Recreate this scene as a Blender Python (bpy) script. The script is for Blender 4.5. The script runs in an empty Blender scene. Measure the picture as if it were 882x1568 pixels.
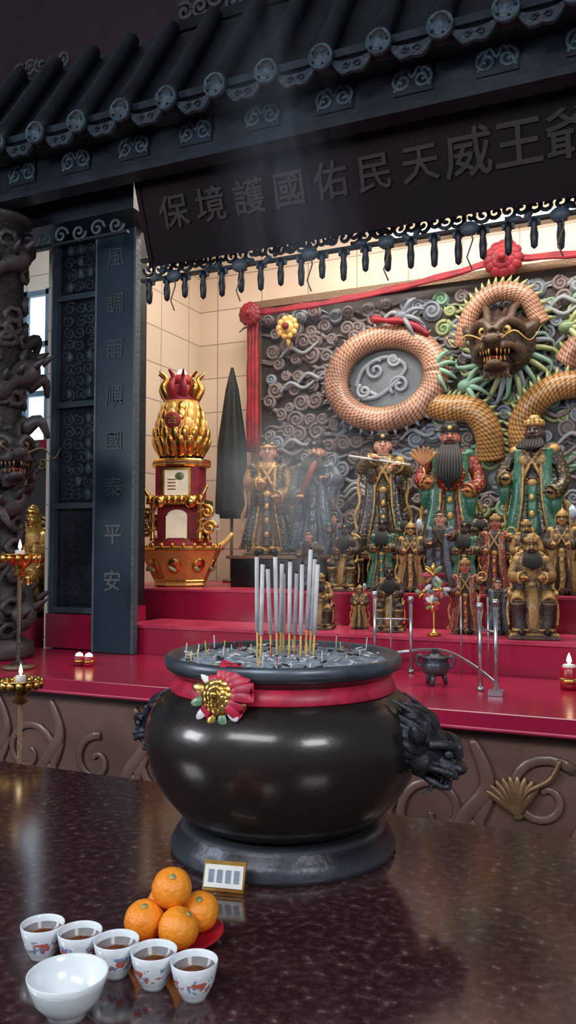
import bpy, math, random
from mathutils import Vector, Matrix, Euler
from mathutils.bvhtree import BVHTree
random.seed(7)
sc=bpy.context.scene
pi=math.pi; tau=2*pi
# ------------------------------------------------------------------ materials
def mat(name,col,rough=.5,metal=0,col2=None,ns=8,bump=0,bs=None,emit=None,es=1,lo=.42,hi=.6,coat=0,det=4,wear=None,w0=.5,w1=.58,dots=None,ds=40,spec=None):
    m=bpy.data.materials.new(name); m.use_nodes=True
    nt=m.node_tree; n=nt.nodes; l=nt.links; p=n['Principled BSDF']
    p.inputs['Base Color'].default_value=(*col,1); p.inputs['Roughness'].default_value=rough; p.inputs['Metallic'].default_value=metal
    if spec is not None: p.inputs['Specular IOR Level'].default_value=spec
    if coat: p.inputs['Coat Weight'].default_value=coat; p.inputs['Coat Roughness'].default_value=.14
    tc=n.new('ShaderNodeTexCoord')
    if col2 is None: col2=tuple(c*.72 for c in col)
    nz=n.new('ShaderNodeTexNoise'); nz.inputs['Scale'].default_value=ns; nz.inputs['Detail'].default_value=det
    l.new(tc.outputs['Object'],nz.inputs['Vector'])
    r=n.new('ShaderNodeValToRGB'); r.color_ramp.elements[0].position=lo; r.color_ramp.elements[1].position=hi
    r.color_ramp.elements[0].color=(*col,1); r.color_ramp.elements[1].color=(*col2,1)
    l.new(nz.outputs['Fac'],r.inputs[0]); out=r.outputs[0]
    if dots:
        vo=n.new('ShaderNodeTexVoronoi'); vo.inputs['Scale'].default_value=ds; vo.inputs['Randomness'].default_value=.6; l.new(tc.outputs['Object'],vo.inputs['Vector'])
        q=n.new('ShaderNodeMapRange'); q.inputs[1].default_value=.34; q.inputs[2].default_value=.26; l.new(vo.outputs['Distance'],q.inputs[0])
        x=n.new('ShaderNodeMix'); x.data_type='RGBA'; x.inputs[7].default_value=(*dots,1); l.new(q.outputs[0],x.inputs[0]); l.new(out,x.inputs[6]); out=x.outputs[2]
    if wear:
        g=n.new('ShaderNodeNewGeometry'); q=n.new('ShaderNodeMapRange'); q.inputs[1].default_value=w0; q.inputs[2].default_value=w1
        l.new(g.outputs['Pointiness'],q.inputs[0]); x=n.new('ShaderNodeMix'); x.data_type='RGBA'; x.inputs[7].default_value=(*wear,1)
        l.new(q.outputs[0],x.inputs[0]); l.new(out,x.inputs[6]); out=x.outputs[2]
    l.new(out,p.inputs['Base Color'])
    if bump:
        b=n.new('ShaderNodeBump'); b.inputs['Strength'].default_value=bump; b.inputs['Distance'].default_value=.01
        n2=n.new('ShaderNodeTexNoise'); n2.inputs['Scale'].default_value=bs or ns*3; n2.inputs['Detail'].default_value=5
        l.new(tc.outputs['Object'],n2.inputs['Vector']); l.new(n2.outputs['Fac'],b.inputs['Height']); l.new(b.outputs[0],p.inputs['Normal'])
    if emit: p.inputs['Emission Color'].default_value=(*emit,1); p.inputs['Emission Strength'].default_value=es
    return m
def tile_mat(name,ax,col,mortar,w,h,rough=.3):
    m=bpy.data.materials.new(name); m.use_nodes=True; nt=m.node_tree;n=nt.nodes;l=nt.links;p=n['Principled BSDF']
    g=n.new('ShaderNodeNewGeometry'); s=n.new('ShaderNodeSeparateXYZ'); c=n.new('ShaderNodeCombineXYZ')
    l.new(g.outputs['Position'],s.inputs[0]); l.new(s.outputs[ax[0]],c.inputs[0]); l.new(s.outputs[ax[1]],c.inputs[1])
    b=n.new('ShaderNodeTexBrick'); b.offset=0; b.inputs['Scale'].default_value=1; b.inputs['Brick Width'].default_value=w; b.inputs['Row Height'].default_value=h
    b.inputs['Mortar Size'].default_value=.004; b.inputs['Color1'].default_value=(*col,1); b.inputs['Color2'].default_value=(*[k*.93 for k in col],1); b.inputs['Mortar'].default_value=(*mortar,1)
    l.new(c.outputs[0],b.inputs['Vector']); l.new(b.outputs['Color'],p.inputs['Base Color']); p.inputs['Roughness'].default_value=rough
    return m
def scale_mat(name,c1,c2,edge):
    m=bpy.data.materials.new(name); m.use_nodes=True; nt=m.node_tree;n=nt.nodes;l=nt.links;p=n['Principled BSDF']
    a=n.new('ShaderNodeAttribute'); a.attribute_name='tuv'
    v=n.new('ShaderNodeTexVoronoi'); v.inputs['Scale'].default_value=1; v.inputs['Randomness'].default_value=.12
    l.new(a.outputs['Vector'],v.inputs['Vector'])
    r=n.new('ShaderNodeValToRGB'); e=r.color_ramp.elements; e[0].position=.2;e[1].position=.62; e[0].color=(*c1,1); e[1].color=(*edge,1)
    x=e.new(.45); x.color=(*c2,1)
    l.new(v.outputs['Distance'],r.inputs[0])
    tc=n.new('ShaderNodeTexCoord'); nz=n.new('ShaderNodeTexNoise'); nz.inputs['Scale'].default_value=5; l.new(tc.outputs['Object'],nz.inputs['Vector'])
    mr=n.new('ShaderNodeMapRange'); mr.inputs[1].default_value=.35; mr.inputs[2].default_value=.65; mr.inputs[3].default_value=.6; mr.inputs[4].default_value=1.15; l.new(nz.outputs['Fac'],mr.inputs[0])
    vm=n.new('ShaderNodeVectorMath'); vm.operation='SCALE'; l.new(r.outputs[0],vm.inputs[0]); l.new(mr.outputs[0],vm.inputs['Scale']); l.new(vm.outputs[0],p.inputs['Base Color'])
    b=n.new('ShaderNodeBump'); b.invert=True; b.inputs['Strength'].default_value=.5;b.inputs['Distance'].default_value=.005
    l.new(v.outputs['Distance'],b.inputs['Height']); l.new(b.outputs[0],p.inputs['Normal']); p.inputs['Roughness'].default_value=.36; p.inputs['Coat Weight'].default_value=.25
    return m
NAVY=mat('navy_lacquer',(.006,.01,.017),.42,col2=(.014,.021,.031),ns=6,bump=.2)
NAVYHI=mat('slate_relief',(.02,.031,.044),.48,col2=(.01,.016,.025),ns=14,bump=.5,wear=(.06,.09,.115))
TILE=mat('roof_tile_glaze',(.003,.005,.008),.5,col2=(.006,.009,.013),ns=5,spec=.3)
TILEND=mat('tile_end_slate',(.045,.075,.1),.5,col2=(.02,.034,.048),ns=30,bump=.4)
BOARD=mat('couplet_board_blue',(.011,.026,.042),.32,col2=(.016,.033,.05),ns=3)
GLYPH=mat('carved_character',(.03,.045,.058),.5)
GLYPHG=mat('carved_character_pale',(.09,.1,.1),.45)  # paler tone for the lowest couplet characters
SIGN=mat('sign_dark_maroon',(.012,.004,.009),.7,col2=(.008,.004,.008),ns=4,spec=.15)
SIGNCH=mat('sign_character',(.028,.016,.022),.6,spec=.3)
RED=mat('red_lacquer',(.40,.013,.055),.24,col2=(.32,.011,.045),ns=2,coat=.25)
PINK=mat('red_step_trim',(.55,.055,.12),.3,col2=(.44,.03,.08),ns=6)
CLOTH=mat('red_silk',(.32,.014,.03),.5,col2=(.2,.009,.022),ns=10,bump=.2)
SATIN=mat('red_satin_ribbon',(.5,.014,.05),.4,col2=(.34,.008,.035),ns=30)
GOLD=mat('polished_gold',(.9,.55,.16),.27,1,col2=(.6,.32,.07),ns=20)
GOLDP=mat('gold_paint',(.6,.33,.08),.38,.4,col2=(.34,.16,.04),ns=25,bump=.3,wear=(.85,.55,.18))
GA=(.68,.42,.13)
OLDG=mat('aged_gilding',(.2,.115,.045),.34,.35,col2=(.09,.045,.025),ns=30,bump=.4,lo=.35,hi=.65,wear=GA,w0=.49,w1=.55,coat=.2)
DARKW=mat('smoked_wood',(.026,.017,.016),.38,col2=(.042,.026,.021),ns=20,bump=.4,wear=(.2,.12,.065),w0=.51,w1=.58)
COLM=mat('blackened_column_wood',(.012,.01,.013),.5,col2=(.02,.016,.019),ns=15,bump=.5,wear=(.055,.045,.05))
OLIVE=mat('robe_olive_gold',(.09,.075,.03),.34,.2,col2=(.04,.036,.02),ns=22,bump=.3,wear=GA,w0=.51,w1=.58,dots=(.36,.23,.07),ds=34,coat=.2)
BLKG=mat('robe_black_brocade',(.015,.014,.016),.32,.1,col2=(.03,.024,.022),ns=22,bump=.2,wear=(.35,.23,.09),w0=.51,w1=.58,dots=(.3,.19,.06),ds=38,coat=.25)
REDR=mat('robe_red_brocade',(.27,.02,.02),.34,col2=(.15,.014,.014),ns=20,bump=.3,wear=GA,w0=.52,w1=.6,dots=(.5,.3,.08),ds=34,coat=.25)
BLACK=mat('black_lacquer',(.01,.01,.012),.35)
BLACKW=mat('black_hair',(.01,.01,.012),.6)
SKIN=mat('painted_face_pale',(.62,.32,.24),.34,col2=(.55,.27,.19),ns=5,coat=.25)
SKINR=mat('painted_face_red',(.42,.12,.08),.34,coat=.25)
SKIND=mat('painted_face_black',(.05,.032,.03),.3,coat=.2)
WHITE=mat('white_paint',(.8,.8,.78),.4)
LIP=mat('lip_red',(.45,.03,.03),.4)
GREEN=mat('jade_green_paint',(.02,.11,.065),.32,col2=(.035,.16,.1),ns=12,bump=.3,wear=(.35,.4,.18),w0=.52,w1=.6,coat=.25)
TEAL=mat('teal_paint',(.035,.13,.11),.4,col2=(.065,.18,.145),ns=9,bump=.3,wear=(.22,.4,.3))
BLUEP=mat('blue_grey_paint',(.045,.065,.1),.4,col2=(.08,.105,.14),ns=9,bump=.3,wear=(.22,.26,.32))
ROBEB=mat('robe_blue',(.02,.05,.1),.34,col2=(.045,.085,.13),ns=12,bump=.3,wear=(.3,.32,.3),w0=.51,w1=.58,dots=(.12,.17,.2),ds=30,coat=.25)
ORNG=mat('orange_paint',(.48,.2,.06),.4,col2=(.3,.11,.04),ns=9)
BASKET=mat('red_orange_gilt_lacquer',(.5,.17,.04),.32,.3,col2=(.34,.08,.025),ns=14,bump=.3,wear=(.85,.5,.14),coat=.2)
CLOUD=mat('mural_cloud_brown',(.045,.035,.038),.44,col2=(.07,.056,.06),ns=6,bump=.4,wear=(.19,.16,.165))
MURAL=mat('mural_ground',(.028,.023,.026),.55,col2=(.045,.037,.042),ns=5,bump=.5)
SLATEL=mat('mural_light_slate',(.14,.165,.195),.46,col2=(.09,.11,.135),ns=7,wear=(.3,.34,.38))
PSCALE=scale_mat('dragon_scale_peach',(.62,.37,.27),(.42,.21,.13),(.12,.05,.035))
GSCALE=scale_mat('dragon_scale_gold',(.62,.35,.12),(.37,.17,.05),(.09,.045,.02))
CENSER=mat('censer_dark_bronze',(.022,.014,.014),.3,.4,col2=(.03,.019,.017),ns=3,bump=.05,bs=60,coat=.45)
RIMM=mat('censer_rim_grey_bronze',(.1,.12,.145),.35,.5,col2=(.05,.055,.07),ns=9)  # rim bronze paler and bluer than the body
LIONM=mat('lion_dark_bronze',(.028,.031,.04),.36,.5,col2=(.014,.013,.017),ns=8,bump=.3,wear=(.09,.1,.12),w0=.51,w1=.58)
ASH=mat('incense_ash',(.34,.4,.46),.95,col2=(.16,.19,.22),ns=60,bump=1,bs=90)
STICKW=mat('incense_white',(.62,.6,.6),.8,col2=(.5,.49,.5),ns=30)
STICKY=mat('bamboo_yellow',(.75,.5,.12),.6)
PORC=mat('white_porcelain',(.76,.82,.84),.15,col2=(.72,.79,.82),ns=3,coat=.5)
TEA=mat('tea',(.13,.04,.015),.05,col2=(.1,.03,.01))
ORANGE=mat('orange_peel',(.9,.3,.02),.4,col2=(.82,.22,.012),ns=4,bump=.35,bs=120)
PLATE=mat('red_plastic',(.45,.01,.03),.25)
STEEL=mat('brushed_steel',(.55,.58,.62),.3,.9)
CARVE=mat('carved_brown_wood',(.13,.07,.057),.35,col2=(.17,.095,.077),ns=4,bump=.3,coat=.2)
CARVEH=mat('carved_wood_highlight',(.15,.08,.062),.33,col2=(.19,.11,.086),ns=7,coat=.2)
BRASSD=mat('dull_brass_leaf',(.33,.2,.1),.35,.4,col2=(.22,.12,.06),ns=12,bump=.2)
PURP=mat('dark_maroon_wall',(.028,.008,.02),.7)
DARKF=mat('dark_floor',(.05,.04,.04),.4)
GLOW=mat('lamp_glow',(1,.8,.5),.5,emit=(1,.75,.4),es=5)
PLQ=mat('ivory_plaque_self_lit',(.85,.75,.6),.3,emit=(1,.85,.6),es=.3)  # plaques are no lamps; faint emission added so they look brightly lit
TUBEG=mat('fluorescent_tube_glow',(1,1,1),.5,emit=(.95,.97,1),es=5)
GLOWW=mat('bright_daylight_pane',(1,1,1),.5,emit=(.7,.85,1),es=1.3)
BLUEW=mat('pale_blue_stone',(.2,.3,.37),.5,col2=(.14,.22,.28),ns=4)
DGRN=mat('black_green_cloth',(.006,.009,.009),.7)
CREAMX=tile_mat('cream_tile_back',(0,2),(.8,.66,.52),(.36,.27,.22),.36,.25)
CREAMY=tile_mat('cream_tile_side',(1,2),(.76,.65,.53),(.36,.28,.23),.36,.25)
BLUEX=tile_mat('blue_tile',(0,2),(.13,.22,.29),(.08,.13,.17),.3,.4)
def cup_mat():
    m=mat('painted_cup_porcelain',(.76,.81,.86),.15,coat=.5); nt=m.node_tree;n=nt.nodes;l=nt.links;p=n['Principled BSDF']
    tc=n.new('ShaderNodeTexCoord'); s=n.new('ShaderNodeSeparateXYZ'); l.new(tc.outputs['Object'],s.inputs[0])
    def band(a,b):
        g=n.new('ShaderNodeMath');g.operation='GREATER_THAN';g.inputs[1].default_value=a;l.new(s.outputs[2],g.inputs[0])
        k=n.new('ShaderNodeMath');k.operation='LESS_THAN';k.inputs[1].default_value=b;l.new(s.outputs[2],k.inputs[0])
        q=n.new('ShaderNodeMath');q.operation='MULTIPLY';l.new(g.outputs[0],q.inputs[0]);l.new(k.outputs[0],q.inputs[1]);return q
    def mask(scale,thr,bd,off):
        mp=n.new('ShaderNodeMapping'); mp.inputs['Location'].default_value=(off,off,0); l.new(tc.outputs['Object'],mp.inputs[0])
        z=n.new('ShaderNodeTexNoise'); z.inputs['Scale'].default_value=scale; z.inputs['Detail'].default_value=2; z.inputs['Distortion'].default_value=1.2; l.new(mp.outputs[0],z.inputs['Vector'])
        g=n.new('ShaderNodeMath');g.operation='GREATER_THAN';g.inputs[1].default_value=thr;l.new(z.outputs['Fac'],g.inputs[0])
        q=n.new('ShaderNodeMath');q.operation='MULTIPLY';l.new(g.outputs[0],q.inputs[0]);l.new(bd.outputs[0],q.inputs[1]);return q
    a=mask(75,.57,band(.014,.034),0); b=mask(80,.56,band(.014,.03),3.3)
    m1=n.new('ShaderNodeMix');m1.data_type='RGBA';m1.inputs[6].default_value=(.76,.81,.86,1);m1.inputs[7].default_value=(.2,.3,.5,1);l.new(a.outputs[0],m1.inputs[0])
    m2=n.new('ShaderNodeMix');m2.data_type='RGBA';m2.inputs[7].default_value=(.55,.14,.1,1);l.new(m1.outputs[2],m2.inputs[6]);l.new(b.outputs[0],m2.inputs[0])
    l.new(m2.outputs[2],p.inputs['Base Color']); return m
CUPM=cup_mat()
def granite():
    m=bpy.data.materials.new('polished_granite'); m.use_nodes=True; nt=m.node_tree;n=nt.nodes;l=nt.links;p=n['Principled BSDF']
    tc=n.new('ShaderNodeTexCoord')
    a=n.new('ShaderNodeTexNoise');a.inputs['Scale'].default_value=60;a.inputs['Detail'].default_value=3
    b=n.new('ShaderNodeTexVoronoi');b.inputs['Scale'].default_value=110
    for x in(a,b): l.new(tc.outputs['Object'],x.inputs['Vector'])
    r=n.new('ShaderNodeValToRGB');e=r.color_ramp.elements;e[0].position=.45;e[0].color=(.03,.011,.012,1);e[1].position=.78;e[1].color=(.22,.13,.13,1)
    x=e.new(.63);x.color=(.065,.028,.03,1)
    l.new(a.outputs['Fac'],r.inputs[0])
    r2=n.new('ShaderNodeValToRGB');r2.color_ramp.elements[0].position=.1;r2.color_ramp.elements[0].color=(.12,.07,.07,1);r2.color_ramp.elements[1].position=.2;r2.color_ramp.elements[1].color=(0,0,0,1)
    l.new(b.outputs['Distance'],r2.inputs[0])
    mx=n.new('ShaderNodeMix');mx.data_type='RGBA';mx.blend_type='ADD';mx.inputs[0].default_value=.3
    l.new(r.outputs[0],mx.inputs[6]);l.new(r2.outputs[0],mx.inputs[7]);l.new(mx.outputs[2],p.inputs['Base Color'])
    p.inputs['Roughness'].default_value=.13; p.inputs['IOR'].default_value=1.75
    return m
GRAN=granite()
# ------------------------------------------------------------------ mesh builder
class MB:
    def __init__(s): s.V=[];s.F=[];s.I=[];s.S=[];s.mats=[];s.uv={}
    def mi(s,m):
        if m not in s.mats: s.mats.append(m)
        return s.mats.index(m)
    def add(s,vs,fs,m,M=None,sm=True):
        o=len(s.V); s.V+=[(M@Vector(v)) if M else Vector(v) for v in vs]; k=s.mi(m)
        for f in fs: s.F.append(tuple(i+o for i in f)); s.I.append(k); s.S.append(sm)
        return o
    def merge(s,o,M=None):
        off=len(s.V); s.V+=[(M@v) if M else v.copy() for v in o.V]
        for f,i,sm in zip(o.F,o.I,o.S): s.F.append(tuple(a+off for a in f)); s.I.append(s.mi(o.mats[i])); s.S.append(sm)
        for k,v in o.uv.items(): s.uv[k+off]=v
    def box(s,c,d,m,M=None,taper=1,sm=False):
        x,y,z=[k/2 for k in d]; t=taper
        vs=[(-x,-y,-z),(x,-y,-z),(x,y,-z),(-x,y,-z),(-x*t,-y*t,z),(x*t,-y*t,z),(x*t,y*t,z),(-x*t,y*t,z)]
        T=Matrix.Translation(c); 
        s.add(vs,[(0,3,2,1),(4,5,6,7),(0,1,5,4),(1,2,6,5),(2,3,7,6),(3,0,4,7)],m,(T@M) if M else T,sm)
    def bx(s,x0,x1,y0,y1,z0,z1,m): s.box(((x0+x1)/2,(y0+y1)/2,(z0+z1)/2),(x1-x0,y1-y0,z1-z0),m)
    def sph(s,c,r,m,M=None,seg=16,rg=10):
        if not hasattr(r,'__len__'): r=(r,r,r)
        vs=[(0,0,r[2])]
        for i in range(1,rg):
            a=pi*i/rg
            for j in range(seg): b=tau*j/seg; vs.append((r[0]*math.sin(a)*math.cos(b),r[1]*math.sin(a)*math.sin(b),r[2]*math.cos(a)))
        vs.append((0,0,-r[2])); fs=[]
        for j in range(seg):
            k=(j+1)%seg; fs.append((0,1+j,1+k))
            for i in range(rg-2): fs.append((1+i*seg+j,1+(i+1)*seg+j,1+(i+1)*seg+k,1+i*seg+k))
            fs.append((len(vs)-1,1+(rg-2)*seg+k,1+(rg-2)*seg+j))
        T=Matrix.Translation(c); s.add(vs,fs,m,(T@M) if M else T)
    def lathe(s,pr,m,seg=32,c=(0,0,0),sx=1,sy=1,mod=None,M=None,sm=True,cap=True,ph=0):
        vs=[];fs=[];n=len(pr)
        for r,z in pr:
            for j in range(seg):
                a=tau*j/seg+ph; q=r*(mod(a,z) if mod else 1); vs.append((q*sx*math.cos(a),q*sy*math.sin(a),z))
        for i in range(n-1):
            for j in range(seg):
                k=(j+1)%seg; fs.append((i*seg+j,i*seg+k,(i+1)*seg+k,(i+1)*seg+j))
        if cap:
            fs.append(tuple(range(seg-1,-1,-1))); fs.append(tuple((n-1)*seg+j for j in range(seg)))
        T=Matrix.Translation(c); s.add(vs,fs,m,(T@M) if M else T,sm)
    def tube(s,pts,rad,m,seg=8,flat=1.0,M=None,closed=False,up=None,uvs=None,cap=True):
        P=[Vector(p) for p in pts]; n=len(P)
        if not hasattr(rad,'__len__'): rad=[rad]*n
        vs=[];fs=[]; N=None; sg=seg+1 if uvs else seg; L=0; uvl=[]
        for i in range(n):
            if closed: t=P[(i+1)%n]-P[i-1]
            else: t=P[min(i+1,n-1)]-P[max(i-1,0)]
            if t.length<1e-9: t=Vector((0,0,1))
            t.normalize()
            if N is None or up is not None:
                ref=Vector(up) if up is not None else (Vector((0,1,0)) if abs(t.y)<.9 else Vector((1,0,0)))
                N=ref-t*ref.dot(t)
                if N.length<1e-6: N=Vector((1,0,0))
            else: N=N-t*N.dot(t)
            N.normalize(); B=t.cross(N)
            if i: L+=(P[i]-P[i-1]).length
            for j in range(sg):
                a=tau*j/seg; vs.append(P[i]+(N*math.cos(a)*flat+B*math.sin(a))*rad[i])
                if uvs: uvl.append((j/seg*uvs[0]+L*uvs[1]*.5,L*uvs[1]*.866))
        rng=n if closed else n-1
        for i in range(rng):
            k=(i+1)%n
            for j in range(seg):
                q=(j+1)%sg; fs.append((i*sg+j,i*sg+q,k*sg+q,k*sg+j))
        if not closed and cap: fs.append(tuple(range(sg-1,-1,-1))); fs.append(tuple((n-1)*sg+j for j in range(sg)))
        o=s.add(vs,fs,m,M)
        for i,u in enumerate(uvl): s.uv[o+i]=u
    def cyl(s,a,b,r,m,seg=16,r2=None): 
        s.tube([a,b],[r,r if r2 is None else r2],m,seg)
    def obj(s,name,loc=(0,0,0),rot=(0,0,0),scale=1,bevel=0):
        me=bpy.data.meshes.new(name); me.from_pydata([tuple(v) for v in s.V],[],s.F)
        for m in s.mats: me.materials.append(m)
        me.polygons.foreach_set('material_index',s.I); me.polygons.foreach_set('use_smooth',s.S)
        if s.uv:
            at=me.attributes.new('tuv','FLOAT_VECTOR','POINT')
            for i,u in s.uv.items(): at.data[i].vector=(u[0],u[1],0)
        me.update(); return place(name,me,loc,rot,scale,bevel)
def place(name,me,loc=(0,0,0),rot=(0,0,0),scale=1,bevel=0):
    o=bpy.data.objects.new(name,me); sc.collection.objects.link(o); o.location=loc; o.rotation_euler=rot
    o.scale=(scale,)*3 if not hasattr(scale,'__len__') else scale
    if bevel:
        b=o.modifiers.new('bevel','BEVEL'); b.width=bevel; b.segments=2; b.limit_method='ANGLE'; b.angle_limit=.9
    return o
def voxel(mb,vs,smooth=2):
    me=bpy.data.meshes.new('t'); me.from_pydata([tuple(v) for v in mb.V],[],mb.F); ob=bpy.data.objects.new('t',me); sc.collection.objects.link(ob)
    r=ob.modifiers.new('r','REMESH'); r.mode='VOXEL'; r.voxel_size=vs; r.use_smooth_shade=True
    if smooth: q=ob.modifiers.new('s','SMOOTH'); q.iterations=smooth; q.factor=.5
    dg=bpy.context.evaluated_depsgraph_get(); ev=ob.evaluated_get(dg); em=ev.to_mesh()
    out=MB(); out.mats=list(mb.mats)
    if len(em.polygons)<50: out=mb
    else:
        bv=BVHTree.FromPolygons(mb.V,mb.F)
        out.V=[v.co.copy() for v in em.vertices]
        for p in em.polygons:
            out.F.append(tuple(p.vertices)); h=bv.find_nearest(p.center); out.I.append(mb.I[h[2]] if h[2] is not None else 0); out.S.append(True)
    ev.to_mesh_clear(); bpy.data.objects.remove(ob); bpy.data.meshes.remove(me); return out
def cr(P,k=6):
    P=[Vector(p) for p in P]; out=[]
    for i in range(len(P)-1):
        a=P[max(i-1,0)];b=P[i];c=P[i+1];d=P[min(i+2,len(P)-1)]
        for j in range(k):
            t=j/k; out.append(.5*((2*b)+(c-a)*t+(2*a-5*b+4*c-d)*t*t+(3*b-a-3*c+d)*t**3))
    out.append(P[-1]); return out
def spiral(cx,y,cz,R,turns=1.6,st=0,d=1,n=26):
    return [Vector((cx+R*(1-i/n*.9)*math.cos(st+d*tau*turns*i/n),y,cz+R*(1-i/n*.9)*math.sin(st+d*tau*turns*i/n))) for i in range(n+1)]
def taper(n,r,e=.35): return [r*(e+(1-e)*math.sin(pi*min(1,(i+1)/(n)*1.0))**.6) if n>2 else r for i in range(n)]
def RZ(a): return Matrix.Rotation(a,4,'Z')
def RX(a): return Matrix.Rotation(a,4,'X')
def RY(a): return Matrix.Rotation(a,4,'Y')
def TR(*a): return Matrix.Translation(a)
def text(mb,ch,size,depth,m,M):
    cu=bpy.data.curves.new('t','FONT'); cu.body=ch; cu.size=size; cu.extrude=depth; cu.align_x='CENTER'; cu.align_y='CENTER'; cu.resolution_u=2; cu.offset=size*.012
    ob=bpy.data.objects.new('t',cu); sc.collection.objects.link(ob); dg=bpy.context.evaluated_depsgraph_get(); ev=ob.evaluated_get(dg); me=ev.to_mesh()
    mb.add([v.co.copy() for v in me.vertices],[tuple(p.vertices) for p in me.polygons],m,M,False)
    ev.to_mesh_clear(); bpy.data.objects.remove(ob)
def scroll_pair(mb,x,y,z,w,h,m,r):
    for sd in(-1,1):
        mb.tube(spiral(x+sd*w*.27,y,z,h*.45,1.5,pi/2,-sd,20),r,m,6)
    mb.tube(cr([(x-w*.5,y,z-h*.4),(x-w*.2,y,z+h*.5),(x,y,z+h*.1),(x+w*.2,y,z+h*.5),(x+w*.5,y,z-h*.4)],4),r*.9,m,6)
# ------------------------------------------------------------------ room shell
def slab(name,c,d,m,bevel=0):
    b=MB(); b.box((0,0,0),d,m); return b.obj(name,c,bevel=bevel)
slab('floor',(-2,2,-.05),(9,7.2,.1),DARKF)
slab('wall_back',(-2.5,5.26,2.3),(8,.12,4.6),CREAMX)
slab('wall_interior_left',(-3.09,4.44,1.9),(.12,1.52,3.8),CREAMY)
slab('wall_interior_right',(1.06,4.34,1.9),(.12,1.72,3.8),CREAMY)
slab('ceiling_interior',(-1.0,4.35,3.85),(4.2,1.7,.08),CREAMX)
slab('wall_upper',(-2.5,3.46,4.0),(8,.06,1.2),PURP)
slab('ceiling',(-2.5,4.35,4.66),(8,1.8,.1),PURP)
slab('wall_left',(-6.4,2.9,2.3),(.1,4.7,4.6),BLUEW)
w=MB(); w.box((0,0,0),(.42,.03,1.2),GLOWW)
for x in(-.23,0,.23): w.box((x,-.03,0),(.04,.05,1.3),BLUEW)
for z in(-.62,-.2,.2,.62): w.box((0,-.03,z),(.5,.05,.04),BLUEW)
w.obj('window_1',(-4.62,5.17,2.95))
w=MB(); w.bx(-6.2,-3.2,4.95,5.0,0,2.28,COLM); w.bx(-6.2,-3.2,4.92,5.0,2.28,2.34,RED); 
for i in range(26): w.tube(spiral(-6.1+.115*i,4.94,2.16,.05,1.4,i,(-1)**i,14),.01,DARKW,5); w.tube(spiral(-6.1+.115*i,4.94,1.7,.05,1.4,i*2,(-1)**i,14),.01,OLDG,5)
w.obj('carved_side_shrine_screen')
# ------------------------------------------------------------------ granite table
t=MB(); t.bx(-2.35,.95,.45,1.78,.85,.9,GRAN); t.bx(-2.2,.8,.55,1.65,.02,.85,CARVE); t.bx(-2.25,.85,.5,1.7,0,.03,CARVE)
t.obj('granite_offering_table',bevel=.006)
# ------------------------------------------------------------------ altar tiers
XR=.82
a=MB(); a.bx(-4.7,XR,2.6,3.395,.92,.98,RED); a.bx(-4.7,XR,2.594,2.6,.924,.934,PINK); a.bx(-4.7,XR,2.72,3.39,0,.92,CARVE); a.obj('red_altar_ledge',bevel=.004)
a=MB(); a.bx(-2.43,XR,3.41,3.8,0,1.106,RED); a.bx(-2.43,XR,3.397,3.8,1.106,1.12,PINK); a.obj('red_altar_step')
a=MB(); a.bx(-3.02,XR,3.805,5.06,0,1.266,RED); a.bx(-3.02,XR,3.802,5.06,1.268,1.28,PINK); a.obj('red_altar_step')
a=MB(); a.bx(-2.22,XR,4.17,5.05,1.281,1.44,BLACK); a.bx(-2.24,XR,4.15,5.05,1.44,1.46,DARKW); a.obj('black_altar_platform',bevel=.003)
a=MB(); a.bx(-4.7,-3.2,3.5,4.4,.0,1.12,RED); a.bx(-4.7,-3.2,3.49,4.4,1.105,1.12,PINK); a.obj('side_altar_step')
c=MB(); c.bx(-4.7,XR,2.68,2.715,.0,.915,CARVE)
random.seed(3)
x=-4.4
while x<.7:
    zz=.66+random.uniform(-.05,.08); R=random.uniform(.1,.15); dd=random.choice((-1,1))
    P=spiral(x,2.672,zz,R,1.2,random.uniform(0,tau),dd,24); c.tube(P,[.018*(1-.5*i/len(P)) for i in range(len(P))],CARVEH,8,flat=.4,up=(0,1,0))
    x0=x+random.uniform(.1,.18); P=cr([(x0-.1,2.672,.45),(x0-.03,2.67,.62),(x0+.05,2.67,.74),(x0+.0,2.672,.88)],6)
    c.tube(P,taper(len(P),.028),CARVEH,8,flat=.35,up=(0,1,0))
    for k in range(3): c.sph((0,0,0),(.018,.008,.07),CARVEH,TR(x0+.02*k,2.672,.6+.03*k)@RY(-.6+.5*k),10,8)
    x+=.34
# brass fan leaf at the right
for i in range(9): c.sph((0,0,0),(.014,.01,.07),BRASSD,TR(-.40,2.665,.66)@RY(-1.0+.2*i)@TR(0,0,.05),10,8)
c.tube(cr([(-.40,2.665,.66),(-.37,2.66,.73),(-.30,2.66,.78),(-.27,2.665,.84)],5),.008,BRASSD,6)
c.obj('carved_altar_front_panel')
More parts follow.
